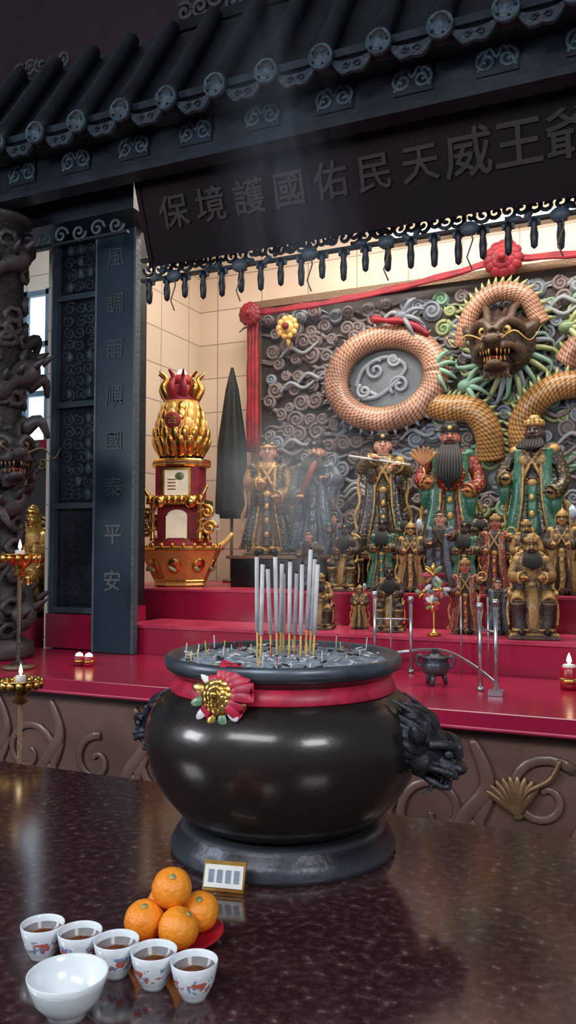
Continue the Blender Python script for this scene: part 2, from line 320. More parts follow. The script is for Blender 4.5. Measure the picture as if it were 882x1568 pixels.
# ------------------------------------------------------------------ column with carved panels
p=MB()
p.bx(-2.89,-2.45,3.44,3.64,0,3.36,NAVY)
p.bx(-2.9,-2.56,3.40,3.44,.985,1.16,RED); p.bx(-2.45,-2.44,3.44,3.64,.985,1.2,RED)
p.bx(-2.975,-2.895,3.5,3.66,0,3.36,BLUEX)
p.box((-2.875,3.43,2.2),(.03,.04,2.1),NAVYHI); p.box((-2.575,3.43,2.2),(.03,.04,2.1),NAVYHI)
zs=[1.18,1.72,2.25,2.82,3.22]
for z in zs: p.box((-2.725,3.43,z),(.3,.045,.03),NAVYHI)
random.seed(5)
for i in range(4):
    z0,z1=zs[i],zs[i+1]; p.box((-2.725,3.443,(z0+z1)/2),(.24,.02,z1-z0-.06),NAVY)
    n=int((z1-z0)/.068)
    for k in range(n):
        for xx in(-2.79,-2.725,-2.66):
            P=spiral(xx+random.uniform(-.01,.01),3.432,z0+.055+k*.066,.034,1.4,random.uniform(0,tau),random.choice((-1,1)),14)
            p.tube(P,.0075 if i else .004,NAVYHI if i else NAVY,5)
            if random.random()<.4 and i: p.sph((xx,3.43,z0+.06+k*.066),(.02,.015,.03),NAVYHI,seg=8,rg=6)
p.obj('carved_pillar',bevel=.004)
q=MB(); q.box((0,0,0),(.225,.036,2.3),BOARD); q.box((-.117,-.002,0),(.012,.042,2.3),NAVYHI); q.box((.117,-.002,0),(.012,.042,2.3),NAVYHI)
q.box((-.065,.045,0),(.08,.06,2.2),NAVY)
for k,ch in enumerate('風調雨順國泰平安'):
    text(q,ch,.11,.003,GLYPHG if k>5 else GLYPH,TR(0,-.02,.82-.232*k)@RX(pi/2))
q.obj('couplet_board',(-2.437,3.362,2.133),bevel=.003)
L=MB(); L.bx(-4.6,-2.2,3.15,3.42,3.1,3.24,NAVY)
for i in range(14): 
    xx=-3.75+i*.11; L.tube(spiral(xx,3.18,3.05,.045,1.4,0,(-1)**i,14),.008,NAVYHI,5)
L.bx(-4.2,-2.25,3.17,3.19,3.0,3.012,NAVY)
L.obj('carved_lintel')
# ------------------------------------------------------------------ eave beam, roof
b=MB(); b.box((-1.5,2.935,3.24),(4.8,.07,.24),NAVY); b.box((-1.5,2.91,3.135),(4.8,.06,.03),NAVY); b.box((-1.5,2.92,3.345),(4.8,.08,.03),NAVY)
for i in range(14):
    X=-1.4+.31*(i-8); 
    b.box((X,2.895,3.235),(.15,.012,.1),NAVY); scroll_pair(b,X,2.888,3.235,.14,.09,TILEND,.0075)
b.obj('carved_eave_beam',bevel=.004)
r=MB(); y0,z0,y1,z1=2.7,3.28,3.08,3.86
sl=math.atan2(z1-z0,y1-y0); ln=math.hypot(z1-z0,y1-y0)
r.box((-1.5,(y0+y1)/2+.03,(z0+z1)/2-.03),(4.6,ln,.03),TILE,RX(sl))
r.box((-1.5,2.8,3.3),(4.6,.16,.03),NAVY)
for i in range(21):
    X=-1.286+.22*(i-11)
    r.tube([(X,y0-.005+(y1-y0)*k/6,z0+(z1-z0)*k/6+.006*(k%2)) for k in range(7)],.037,TILE,14)
    M=TR(X,y0-.012,z0)@RX(pi/2)
    r.lathe([(.047,-.012),(.047,.012),(.04,.014),(.038,.008),(.028,.008),(.026,.013),(.012,.013),(.01,.018),(.003,.018)],TILEND,20,M=M)
    for k in range(5):
        a0=tau*k/5; r.sph((X+.033*math.cos(a0),y0-.024,z0+.033*math.sin(a0)),.005,TILE,seg=6,rg=4)
    X2=X+.11; vs=[];fs=[]
    for yy in(y0+.01,y0+.028):
        for k in range(13):
            a0=pi+pi*k/12; vs.append((X2+.078*math.cos(a0),yy,z0-.01+.06*math.sin(a0)*(1+.12*math.cos(6*a0))))
        for k in range(13):
            a0=tau-pi*k/12; vs.append((X2+.078*math.cos(a0),yy,z0-.0+.022*math.sin(a0)))
    n=26
    for k in range(12):
        fs.append((k,k+1,24-k,25-k)); fs.append((n+25-k,n+24-k,n+k+1,n+k))
    for k in range(n): fs.append((k,(k+1)%n,n+(k+1)%n,n+k))
    r.add(vs,fs,NAVYHI,sm=False)
    r.tube(spiral(X2-.022,y0+.006,z0-.042,.014,1.2,0,1,10),.004,NAVY,4); r.tube(spiral(X2+.022,y0+.006,z0-.042,.014,1.2,pi,-1,10),.004,NAVY,4)
r.obj('tiled_roof_eave')
g=MB(); g.bx(-2.0,.9,3.2,3.3,3.84,4.35,NAVY); g.bx(-3.85,-1.9,3.2,3.3,3.84,3.93,NAVY)
g.bx(-2.0,.9,3.12,3.22,3.87,3.92,TILE)
random.seed(9)
for i in range(34):
    X=-1.95+.085*i; g.tube(spiral(X,3.19,4.0+random.uniform(-.03,.05),.05,1.5,random.uniform(0,tau),random.choice((-1,1)),16),.012,COLM,5)
    g.tube(spiral(X,3.19,4.15+random.uniform(-.03,.05),.05,1.5,random.uniform(0,tau),random.choice((-1,1)),16),.012,COLM,5)
for i in range(5):
    X=-2.95+.07*i; g.tube(spiral(X,3.2,3.97,.045,1.5,i,1,16),.011,COLM,5)
g.obj('carved_roof_ridge')
# ------------------------------------------------------------------ name plaque
s=MB(); h=.42
s.box((0,0,0),(2.86,.03,h),SIGN)
s.box((0,-.008,-h/2),(2.9,.03,.02),SIGN); s.box((-1.44,-.008,0),(.022,.03,h),SIGN)
for k,ch in enumerate('保境護國佑民天威王爺府'):
    xx=-1.27+.19*k
    text(s,ch,.155 if k<7 else .19,.008,SIGNCH,TR(xx,-.018,-.01)@RX(pi/2))
s.obj('hanging_name_plaque',(-.68,3.13,3.03),(.36,0,0))
# ------------------------------------------------------------------ valance
v=MB(); random.seed(12)
v.box((-.75,3.3,2.90),(3.0,.03,.014),NAVY); v.box((-.75,3.3,2.80),(3.0,.03,.012),NAVY)
X=-2.2; i=0
while X<.7:
    v.tube(spiral(X,3.295,2.85,.036,1.3,random.uniform(0,tau),random.choice((-1,1)),14),.009,NAVYHI if i%3 else NAVY,5)
    if random.random()<.7: v.sph((X+.03,3.29,2.81+random.uniform(-.01,.04)),(.028,.014,.014),NAVYHI,RY(random.uniform(-1,1)),8,6)
    if i%2==0:
        L0=.125+random.uniform(-.012,.025)
        v.lathe([(.002,2.80-L0),(.013,2.80-L0+.01),(.017,2.80-L0*.55),(.012,2.80-L0*.3),(.018,2.80-L0*.2),(.008,2.80)],NAVY,8,(X,3.29,0))
        v.box((X,3.297,2.787),(.05,.012,.03),NAVYHI)
    if i%7==3:
        v.sph((X,3.27,2.79),(.04,.025,.03),NAVYHI,seg=10,rg=6)
        v.tube([(X,3.265,2.8),(X+.015,3.26,2.74),(X-.01,3.26,2.67),(X+.01,3.26,2.62)],.0035,DARKW,5)
    X+=.05; i+=1
v.obj('carved_valance')
f=MB(); f.cyl((-1.5,5.11,3.56),(.2,5.11,3.56),.018,TUBEG,12); f.box((-.65,5.168,3.56),(1.8,.06,.06),WHITE)
for x in(-1.5,.2): f.box((x,5.12,3.56),(.03,.06,.05),WHITE)
f.obj('fluorescent_tube_fixture')
# ------------------------------------------------------------------ beast head generator
def beast(m,me,mt,mane,seed=1,vox=.03,lion=False,mm=None):
    random.seed(seed); b=MB()
    b.sph((0,0,.1),(.36,.42,.33),m); b.sph((0,-.38,.03),(.24,.32,.16),m); b.sph((0,-.66,.08),(.14,.09,.09),m)
    for sd in(-1,1):
        b.sph((sd*.12,-.62,.1),(.07,.09,.06),m); b.sph((sd*.27,-.08,-.1),(.16,.22,.18),m)
        b.tube(cr([(sd*.02,-.55,.2),(sd*.14,-.42,.34),(sd*.28,-.28,.33),(sd*.38,-.1,.24)],4),.075,m)
        b.tube(cr([(sd*.12,-.68,-.03),(sd*.24,-.5,-.02),(sd*.3,-.25,-.1),(sd*.27,-.15,-.28)],4),.055,m)
        b.tube(cr([(sd*.34,.05,.2),(sd*.5,.12,.3),(sd*.58,.2,.42)],4),[.12,.12,.12,.11,.1,.08,.06,.04,.015],m)
        if lion: hp=cr([(sd*.16,.0,.36),(sd*.2,.2,.46),(sd*.3,.5,.5),(sd*.34,.75,.5)],5)
        else: hp=cr([(sd*.16,.02,.38),(sd*.22,.2,.62),(sd*.34,.45,.72),(sd*.36,.62,.92)],5)
        b.tube(hp,[.085*(1-k/len(hp)*.85) for k in range(len(hp))],m)
    b.sph((0,-.34,-.3),(.2,.32,.085),m); b.sph((0,-.1,-.22),(.22,.2,.2),m); b.sph((0,-.6,-.27),(.12,.08,.07),m)
    n=26
    for k in range(n):
        a0=tau*k/n; rr=.38; x,z=math.cos(a0)*rr,math.sin(a0)*rr+.05
        o=1.0+random.uniform(.3,.7)*mane
        if lion: P=cr([(x*.85,-.05,z*.85),(x*1.2,.1,z*1.2),(x*1.25,.35,z*1.22),(x*1.1,.6,z*1.1)],4)
        else: P=cr([(x*.8,.05,z*.8),(x*1.15,.2,z*1.15),(x*o*1.1,.42,z*o*1.1+.03),(x*o*1.25+random.uniform(-.12,.12),.5,z*o*1.2+random.uniform(-.12,.12))],4)
        b.tube(P,[.075*(1-(i/len(P))**1.5*.85) for i in range(len(P))],mm or m)
    for k in range(6):
        x=-.15+.06*k; P=cr([(x,-.4,-.33),(x*1.2,-.42,-.45),(x*1.5,-.34,-.52)],4); b.tube(P,[.045*(1-i/len(P)*.8) for i in range(len(P))],mm or m)
    if lion: b.tube([(0,.1,.0),(0,.9,.12)],[.38,.34],m,20)
    o=voxel(b,vox,1)
    for sd in(-1,1):
        o.sph((sd*.17,-.4,.22),.075,me); o.sph((sd*.175,-.465,.22),.03,BLACK)
        for k in range(4): o.tube([(sd*(.06+.05*k),-.64+.05*k,-.06),(sd*(.06+.05*k),-.63+.05*k,-.15)],[.022,.004],mt,6)
        for k in range(3): o.tube([(sd*(.05+.05*k),-.62+.06*k,-.24),(sd*(.05+.05*k),-.62+.06*k,-.16)],[.02,.004],mt,6)
        if not lion: 
            P=cr([(sd*.12,-.66,.06),(sd*.35,-.8,.15),(sd*.55,-.7,.0),(sd*.7,-.6,.2)],5); o.tube(P,[.016*(1-i/len(P)*.8) for i in range(len(P))],me)
        o.sph((sd*.1,-.7,.1),.025,BLACK,seg=8,rg=6)
    o.sph((0,-.38,-.19),(.11,.28,.03),LIP if not lion else m)
    return o
# ------------------------------------------------------------------ mural
m=MB(); m.bx(-2.52,.9,5.1,5.19,1.47,3.2,MURAL)
m.bx(-2.54,-2.47,5.07,5.19,1.3,3.2,DARKW); m.bx(-2.54,.9,5.07,5.19,3.185,3.235,DARKW)
random.seed(21); Y=5.095
def col_at(x,z):
    if x<-1.95: return CLOUD if random.random()<.85 else BLUEP
    if x<-1.2: return random.choice((CLOUD,CLOUD,CLOUD,BLUEP))
    return random.choice((TEAL,GREEN,BLUEP,CLOUD,SLATEL,CLOUD,GREEN,BLUEP,BLUEP))
def cloud(cx,cz,R,mm,y=Y):
    d=random.choice((-1,1)); st_=random.uniform(0,tau)
    m.sph((cx,y,cz),(R*1.02,.022,R*1.02),mm,seg=18,rg=8)
    P=spiral(cx,y-.018,cz,R*.92,1.7,st_,d,24); m.tube(P,[.008+.005*(1-i/len(P)) for i in range(len(P))],mm,6,flat=.8)
    e=P[0]-Vector((0,-.012,0)); tl=cr([e,e+Vector((.06*d,.0,-.035)),e+Vector((.14*d,0,-.02)),e+Vector((.2*d,.01,-.05))],5)
    m.tube(tl,[.02*(1-i/len(tl)*.9) for i in range(len(tl))],mm,6,flat=.6)
zz=1.52; row=0
while zz<3.15:
    x=-2.4+(row%2)*.06
    while x<.6:
        cloud(x+random.uniform(-.03,.03),zz+random.uniform(-.03,.03),random.uniform(.035,.068),col_at(x,zz)); x+=.12
    zz+=.098; row+=1
for i in range(40):
    x0,z0_=random.uniform(-2.4,.4),random.uniform(1.7,3.0); P=cr([(x0,5.06,z0_),(x0+.08,5.05,z0_+.06),(x0+.18,5.06,z0_+.02),(x0+.28,5.07,z0_+.09)],6)
    m.tube(P,taper(len(P),.015),SLATEL if i%2 else CLOUD,6,flat=.7)
m.sph((-1.55,5.08,2.6),(.27,.03,.24),SLATEL,seg=32)
for cx,cz,rr,st_,dd in((-1.62,2.66,.07,1,1),(-1.46,2.55,.07,4,-1),(-1.70,2.53,.05,2,1),(-1.50,2.72,.045,0,-1)):
    m.tube(spiral(cx,5.045,cz,rr,1.5,st_,dd),.014,BLUEP if rr>.06 else SLATEL,6)
m.tube(cr([(-1.76,5.05,2.56),(-1.7,5.045,2.68),(-1.55,5.045,2.74),(-1.42,5.045,2.66),(-1.58,5.045,2.5),(-1.72,5.05,2.48)],5),.017,BLUEP,6,flat=.7)
m.obj('cloud_relief_mural')
m=MB()
N=72
R1=[Vector((-1.55+.335*math.cos(tau*i/N),5.02+.03*math.sin(tau*i/N),2.6+.275*math.sin(tau*i/N))) for i in range(N+1)]
m.tube(R1,.08,PSCALE,20,uvs=(22,46))
m.tube([p+Vector((0,-.005,0))+(Vector((-1.55,5.02,2.6))-p).normalized()*.06 for p in R1],.026,DARKW,8)
def body(P,rad,mt,k=8):
    P=cr(P,k); m.tube(P,[rad]*len(P),mt,20,uvs=(22,46))
    for i in range(1,len(P)-1,2):
        t=(P[i+1]-P[i-1]).normalized(); nn=Vector((-t.z,0,t.x)); q=P[i]+nn*rad*.9
        m.tube([q,q+nn*.045+t*.015],[.02,.003],GREEN,5)
body([(-1.3,5.06,2.42),(-1.14,5.0,2.37),(-.98,4.98,2.34),(-.9,5.0,2.22),(-.88,5.05,2.05)],.085,GSCALE)
body([(-.70,5.04,2.08),(-.69,5.0,2.25),(-.6,4.97,2.38),(-.45,4.97,2.45),(-.25,5,2.43),(-.05,5.04,2.3),(.05,5.06,2.1)],.08,GSCALE)
body([(-1.05,5.04,2.76),(-1.0,5,2.92),(-.9,4.97,3.02),(-.78,4.96,3.05),(-.66,4.98,3.0),(-.58,5.02,2.84)],.058,PSCALE)
body([(-.45,5.04,2.6),(-.3,4.99,2.75),(-.1,4.98,2.8),(.1,5,2.7)],.07,PSCALE)
for i in range(N):
    if i%2: continue
    q=R1[i]; nn=(q-Vector((-1.55,5.02,2.6))).normalized(); m.tube([q+nn*.07,q+nn*.115],[.018,.003],BLUEP,5)
for cx,cz,mm in((-1.22,2.62,TEAL),(-1.42,2.98,BLUEP),(-.42,2.8,GREEN),(-1.02,2.5,TEAL)):
    m.sph((cx,5.0,cz),(.06,.05,.045),mm)
    for k in range(4):
        a0=-1+.65*k; P=cr([(cx,4.99,cz),(cx+.09*math.cos(a0),4.95,cz+.09*math.sin(a0)),(cx+.15*math.cos(a0),4.98,cz+.15*math.sin(a0)-.02)],4); m.tube(P,[.024*(1-i/len(P)*.8) for i in range(len(P))],mm,6)
P=cr([(-1.62,4.98,2.98),(-1.5,4.95,2.95),(-1.38,4.97,2.93),(-1.25,4.98,2.84)],5); m.tube(P,[.022+.006*math.sin(i*1.2) for i in range(len(P))],CLOTH,8)
for k in range(26):
    a0=tau*k/26; c0=Vector((-.8,5.04,2.68)); d0=Vector((math.cos(a0),0,math.sin(a0))); pr=Vector((d0.z,0,-d0.x))
    rr=random.uniform(.22,.32)
    P=cr([c0+d0*.1,c0+d0*rr*.7+pr*.03+Vector((0,-.04,0)),c0+d0*rr+pr*.08+Vector((0,-.02,0)),c0+d0*rr*.95+pr*.14],5)
    m.tube(P,[.025*(1-i/len(P)*.85) for i in range(len(P))],(TEAL,GREEN,BLUEP)[k%3],6)
dh=beast(DARKW,OLDG,OLDG,.5,4,.026)
m.merge(dh,TR(-.80,4.88,2.69)@RX(.15)@Matrix.Scale(.38,4))
m.obj('coiled_dragon_sculpture')
s=MB()
def rosette(mb,c,r,mm,M0=None):
    for ring,(n,rr,sz) in enumerate(((12,.8,.34),(9,.5,.3),(5,.22,.24))):
        for k in range(n):
            a0=tau*k/n+ring; mb.sph((0,0,0),(sz*r,.12*r,.3*r),mm,(M0 or TR(*c))@TR(rr*r*math.cos(a0),-.14*r*ring,rr*r*math.sin(a0))@RY(-a0)@RZ(.5),10,6)
    mb.sph((0,0,0),(.25*r,.2*r,.25*r),mm,(M0 or TR(*c))@TR(0,-.4*r,0),10,6)
def swag(mb,a0,b0,sag,w,y):
    P=[]
    for i in range(21):
        t=i/20; P.append(Vector((a0[0]+(b0[0]-a0[0])*t,y,a0[1]+(b0[1]-a0[1])*t-sag*4*t*(1-t))))
    for o in(-1,0,1): mb.tube([p+Vector((0,.005*o,o*w*.6)) for p in P],[w*(.75+.25*math.sin(i*1.7+o)) for i in range(21)],CLOTH,8,flat=.6)
ys=4.985
swag(s,(-2.47,3.13),(-.785,3.26),.045,.018,ys); swag(s,(-.785,3.26),(.7,3.28),.05,.018,ys)
rosette(s,(-2.5,4.96,3.12),.08,CLOTH); rosette(s,(-.785,4.95,3.25),.11,CLOTH)
for o in(-1,0,1):
    P=[(-2.5+.026*o,5.02,3.12-.95*i/10) for i in range(11)]; s.tube(P,[.018+.008*i/10+.003*math.sin(i*2+o) for i in range(11)],CLOTH,8)
s.obj('red_silk_swag')
s=MB(); s.sph((0,0,0),(.06,.05,.07),GOLDP)
for k in range(10): a0=tau*k/10; s.sph((.06*math.cos(a0),-.02,.06*math.sin(a0)),(.025,.015,.025),GOLDP,seg=8,rg=6)
s.sph((0,-.05,0),.025,CLOTH); s.tube([(0,0,-.06),(0,0,-.13)],[.02,.01],GOLDP)
s.obj('gold_ornament',(-2.21,4.97,2.99))
# ------------------------------------------------------------------ figures
def hand(mb,p,d,s,m,side=1):
    d=Vector(d).normalized(); lat=d.cross(Vector((0,0,1)))
    if lat.length<.1: lat=Vector((1,0,0))
    lat.normalize(); up=lat.cross(d); p=Vector(p)
    B=Matrix((lat,d,up)).transposed().to_4x4()
    mb.sph((0,0,0),(.42*s,.5*s,.2*s),m,TR(*p)@B,10,8)
    for k,L in enumerate((.8,.95,.9,.7)):
        q=p+lat*((k-1.5)*.22*s)+d*.35*s
        mb.tube([q,q+d*.4*L*s,q+d*.65*L*s-up*.25*L*s,q+d*.55*L*s-up*.5*L*s],[.12*s,.11*s,.1*s,.07*s],m,6)
    q=p-lat*side*.35*s; mb.tube([q,q-lat*side*.25*s+d*.25*s,q-lat*side*.15*s+d*.5*s-up*.15*s],[.13*s,.12*s,.08*s],m,6)
def figure(name,loc,H,skin=SKIN,robe=OLDG,robe2=ROBEB,trim=GOLDP,hair=BLACKW,beard=None,blen=.2,hat='crown',pose=((-.1,-.14,.6),(.1,-.14,.6)),held=None,seed=1,seated=False,rz=0,vox=.0095,belly=0,armor=False):
    random.seed(seed); b=MB(); D=[]; ph=random.uniform(0,6)
    hz=.885
    if not seated:
        fold=lambda a,z:1+(.09*math.sin(8*a+ph)+.05*math.sin(13*a+2*ph))*max(0,1-z/.5)
        b.lathe([(.15,.02),(.165,.03),(.16,.12),(.145,.28),(.125,.42),(.112,.52),(.118,.6),(.132,.7),(.13,.77),(.09,.815),(.04,.83),(.036,.87)],robe,36,sx=1,sy=.74,mod=fold)
        b.lathe([(.16,.035),(.176,.04),(.174,.065),(.16,.07)],trim,36,sy=.76,mod=fold)
        for sd in(-1,1):
            P=cr([(sd*.1,-.05,.78),(sd*.1,-.085,.6),(sd*.11,-.09,.4),(sd*.15,-.09,.2),(sd*.18,-.08,.05)],5)
            b.tube(P,[.035+.03*i/len(P) for i in range(len(P))],robe2,10,flat=.6)
            b.tube([p+Vector((-sd*(.03+.02*i/len(P)),-.022,0)) for i,p in enumerate(P)],.008,trim,6)
            b.sph((sd*.06,-.13,.03),(.038,.06,.026),BLACK)
            P=cr([(sd*.13,.03,.78),(sd*.2,.02,.62),(sd*.19,-.02,.45),(sd*.23,.0,.3),(sd*.2,-.02,.15),(sd*.25,0,.05)],5)
            b.tube(P,[.014+.010*math.sin(i*.6)**2 for i in range(len(P))],trim,8,flat=.5)
        b.tube(cr([(0,-.1,.52),(0,-.115,.35),(.01,-.125,.2),(0,-.135,.08)],5),.035,robe2,10,flat=.35,up=(0,1,0))
        for k in range(3): b.sph((0,-.125-.008*k,.42-.12*k),(.02,.012,.024),trim,seg=10,rg=6)
        b.box((0,0,.012),(.4,.3,.024),DARKW); yo=0
        if belly: b.sph((0,-.06,.6),(.13,.12*belly,.13),robe)
    else:
        b.lathe([(.15,.3),(.17,.36),(.14,.45),(.13,.52),(.135,.6),(.15,.7),(.145,.76),(.1,.81),(.045,.83),(.04,.87)],robe,32,sy=.8)
        for sd in(-1,1):
            b.tube(cr([(sd*.08,.0,.38),(sd*.14,-.14,.4),(sd*.15,-.22,.36)],4),[.09,.09,.088,.085,.083,.08,.078,.075,.07],robe,12)
            b.tube(cr([(sd*.15,-.21,.36),(sd*.14,-.2,.2),(sd*.12,-.22,.07)],4),[.08,.075,.07,.068,.068,.07,.07,.075,.08],robe2,12)
            b.tube([(sd*.12+.085*math.cos(tau*i/14),-.215+.085*math.sin(tau*i/14),.09) for i in range(14)],.012,trim,6,closed=True)
            b.sph((sd*.12,-.27,.07),(.04,.075,.035),BLACK)
            P=cr([(sd*.13,.02,.78),(sd*.22,.0,.66),(sd*.2,-.08,.5),(sd*.24,-.1,.3),(sd*.23,-.12,.12)],5); b.tube(P,.02,trim,8,flat=.5)
            b.tube([(sd*.22,.1,.0),(sd*.22,.1,.5)],.02,DARKW); b.tube([(sd*.22,.12,.46),(sd*.22,-.15,.46),(sd*.23,-.2,.44)],.022,trim)
        b.tube(cr([(0,-.1,.5),(0,-.2,.4),(0,-.24,.25),(0,-.23,.06)],5),.055,trim,10,flat=.4,up=(0,1,0))
        b.box((0,.03,.28),(.4,.3,.06),DARKW); b.box((0,.14,.45),(.36,.05,.7),DARKW); b.sph((0,.14,.8),(.17,.03,.08),OLDG)
        b.box((0,-.02,.015),(.5,.62,.03),DARKW); b.box((0,-.02,.045),(.46,.58,.03),OLDG); b.box((0,.03,.14),(.36,.3,.24),DARKW); yo=-.02
    zb=.53
    b.tube([(.122*math.cos(tau*i/24),.09*math.sin(tau*i/24)+yo*.5,zb) for i in range(24)],.014,trim,8,closed=True)
    b.sph((0,-.1,zb),(.035,.02,.03),trim)
    if armor:
        for sd in(-1,1): b.sph((sd*.055,-.092,.69),(.04,.018,.04),trim,seg=12,rg=6)
        for k in range(9): b.sph((-.1+.025*k,-.085+.5*abs(k-4)*.004,.475),(.016,.012,.035),trim,seg=8,rg=6)
    for sd in(-1,1):
        b.tube(cr([(sd*.06,-.02,.83),(sd*.05,-.085,.77),(-sd*.02,-.105,.66),(-sd*.06,-.095,.56)],4),.011,trim,8,flat=.6)
        b.sph((sd*.135,0,.77),(.055,.06,.05),trim if armor else robe2)
    for sd,hp in zip((-1,1),pose):
        S=Vector((sd*.14,0,.77)); Hh=Vector(hp); mid=(S+Hh)/2; E=mid+Vector((sd*.07,.02,-.07))
        P=cr([S,E,Hh],6); n=len(P); b.tube(P,[.048+.02*(i/n)**2 for i in range(n)],robe,12)
        dr=cr([P[n-4],P[n-2]+Vector((sd*.01,.01,-.09)),P[n-1]+Vector((sd*.02,.03,-.19))],4); b.tube(dr,[.055,.055,.05,.05,.045,.04,.035,.03,.012],robe2,10,flat=.5)
        b.sph(Hh,(.045,.028,.045),trim)
        D.append((Hh+Vector((-sd*.01,-.045,.0)),Vector((-sd*.5,-.8,.25)),sd))
    hb=MB(); z=hz
    hb.sph((0,yo,z),(.052,.058,.068),skin); hb.sph((0,yo-.018,z-.03),(.04,.04,.038),skin); hb.cyl((0,yo,z-.09),(0,yo,z),.032,skin)
    hb.tube([(0,yo-.05,z+.02),(0,yo-.066,z-.008)],[.007,.012],skin,6)
    for sd in(-1,1):
        hb.sph((sd*.053,yo,z-.002),(.01,.014,.022),skin,seg=8,rg=6); hb.sph((sd*.03,yo-.036,z-.012),(.017,.016,.016),skin,seg=8,rg=6)
    hb.sph((0,yo+.018,hz+.024),(.056,.055,.056),hair)
    zt=hz+.05
    if hat=='crown':
        hb.lathe([(.052,zt-.01),(.056,zt+.01),(.05,zt+.03),(.035,zt+.045),(.03,zt+.06),(.01,zt+.065)],trim,16,(0,yo,0))
        for k in range(7):
            a0=pi+pi*k/6; hb.tube([(.053*math.cos(a0),yo+.053*math.sin(a0),zt),(.058*math.cos(a0),yo+.058*math.sin(a0),zt+.035+.015*(k==3))],[.012,.004],trim,6)
    elif hat=='bun':
        hb.sph((0,yo+.01,zt+.03),(.025,.025,.025),hair); hb.tube([(-.05,yo,zt+.025),(.05,yo,zt+.025)],.005,trim,6); hb.tube([(.05*math.cos(tau*i/16),yo+.053*math.sin(tau*i/16),zt-.008) for i in range(16)],.009,trim,6,closed=True)
    elif hat=='official':
        hb.lathe([(.054,zt-.015),(.056,zt+.02),(.05,zt+.03)],hair,16,(0,yo,0)); hb.box((0,yo+.015,zt+.04),(.075,.06,.04),hair)
        for sd in(-1,1): hb.tube([(sd*.05,yo+.03,zt),(sd*.11,yo+.03,zt+.005)],[.008,.013],hair,8,flat=.4)
        hb.sph((0,yo-.054,zt+.01),.012,trim)
    elif hat=='helmet':
        hb.lathe([(.06,zt-.02),(.066,zt-.01),(.05,zt+.02),(.03,zt+.04),(.01,zt+.05),(.005,zt+.075)],trim,16,(0,yo,0)); 
        for sd in(-1,1): hb.tube([(sd*.055,yo,zt-.01),(sd*.062,yo,zt-.08)],[.02,.015],trim,8)
    for sd in(-1,1): hb.tube([(sd*.05,yo+.02,hz),(sd*.058,yo+.02,hz-.06)],[.014,.008],hair,6)
    HM=TR(0,yo,.815)@Matrix.Scale(1.22,4)@TR(0,-yo,-.815)
    b.merge(hb,HM)
    o=voxel(b,vox,1)
    for d in D: hand(o,d[0],d[1],.055,skin,d[2])
    fd=MB()
    for sd in(-1,1):
        fd.sph((sd*.019,yo-.052,z+.006),(.010,.006,.0055),WHITE,seg=8,rg=6); fd.sph((sd*.019,yo-.0575,z+.006),.0042,BLACK,seg=6,rg=5)
        fd.tube([(sd*.007,yo-.058,z+.02),(sd*.02,yo-.058,z+.026),(sd*.032,yo-.050,z+.02)],[.0035,.004,.0015],hair,5)
    fd.sph((0,yo-.058,z-.026),(.013,.006,.005),LIP,seg=8,rg=6)
    if beard:
        bo_=.03*belly
        for k2 in range(9):
            x=(k2-4)*.011; P=cr([(x,yo-.045,z-.042),(x*1.5,yo-.1-bo_,z-.045-blen*.3),(x*1.6,yo-.135-bo_*1.3,z-.04-blen*.7),(x*.6,yo-.13-bo_,z-.04-blen*(1-.05*abs(k2-4)))],4)
            fd.tube(P,[.015*(1-.6*i/len(P)) for i in range(len(P))],beard,6)
        for sd in(-1,1): fd.tube(cr([(0,yo-.064,z-.018),(sd*.025,yo-.064,z-.024),(sd*.038,yo-.06,z-.07)],4),.006,beard,5)
    o.merge(fd,HM)
    Hr=Vector(pose[1]); Hl=Vector(pose[0])
    if held=='sword':
        a_=Hl+Vector((0,-.06,-.04)); d_=Vector((.25,-.05,.5)).normalized(); o.tube([a_-d_*.06,a_+d_*.05],.01,DARKW); o.sph(a_+d_*.055,(.035,.012,.012),GOLDP,seg=10,rg=6); o.tube([a_+d_*.06,a_+d_*.34,a_+d_*.38],[.02,.026,.003],SKINR,8,flat=.3)
    if held=='flute': o.tube([Hl+Vector((-.2,-.05,.02)),Hr+Vector((.1,-.06,.0))],.009,WHITE,8)
    if held=='halberd':
        a_=Hr+Vector((.01,-.06,0)); o.tube([(a_.x,a_.y,.03),(a_.x,a_.y,1.0)],.008,DARKW); o.sph((a_.x+.03,a_.y,.98),(.045,.008,.09),STEEL)
    if held=='ring':
        a_=Hr+Vector((.03,-.07,.05)); o.tube([(a_.x+.06*math.cos(tau*i/20),a_.y,a_.z+.06*math.sin(tau*i/20)) for i in range(20)],.009,OLDG,8,closed=True)
    if held=='fan':
        a_=Hl+Vector((0,-.06,.03)); o.tube([a_,a_+Vector((-.02,0,.08))],.006,GOLDP)
        for k in range(7): an=-.8+.27*k; o.sph((0,0,0),(.016,.006,.08),ORNG,TR(*(a_+Vector((-.02,0,.1))))@RY(an)@TR(0,0,.07),8,6)
    return o.obj(name,loc,(0,0,rz),H)
ZC=1.461
figure('deity_statue',(-2.10,4.42,ZC),.68,SKIN,OLDG,BLKG,GOLDP,hat='bun',pose=((-.05,-.15,.62),(.1,-.13,.5)),seed=2,rz=.35)
figure('deity_statue',(-1.80,4.45,ZC),.67,SKIN,BLUEP,ROBEB,BLUEP,beard=BLACKW,blen=.12,hat='official',pose=((-.1,-.16,.5),(.14,-.13,.66)),held='sword',seed=3,rz=.1)
figure('deity_statue',(-1.39,4.45,ZC),.69,SKIN,OLIVE,BLKG,OLDG,hat='official',pose=((-.07,-.15,.78),(.12,-.14,.72)),held='flute',seed=4,rz=.3,armor=True)
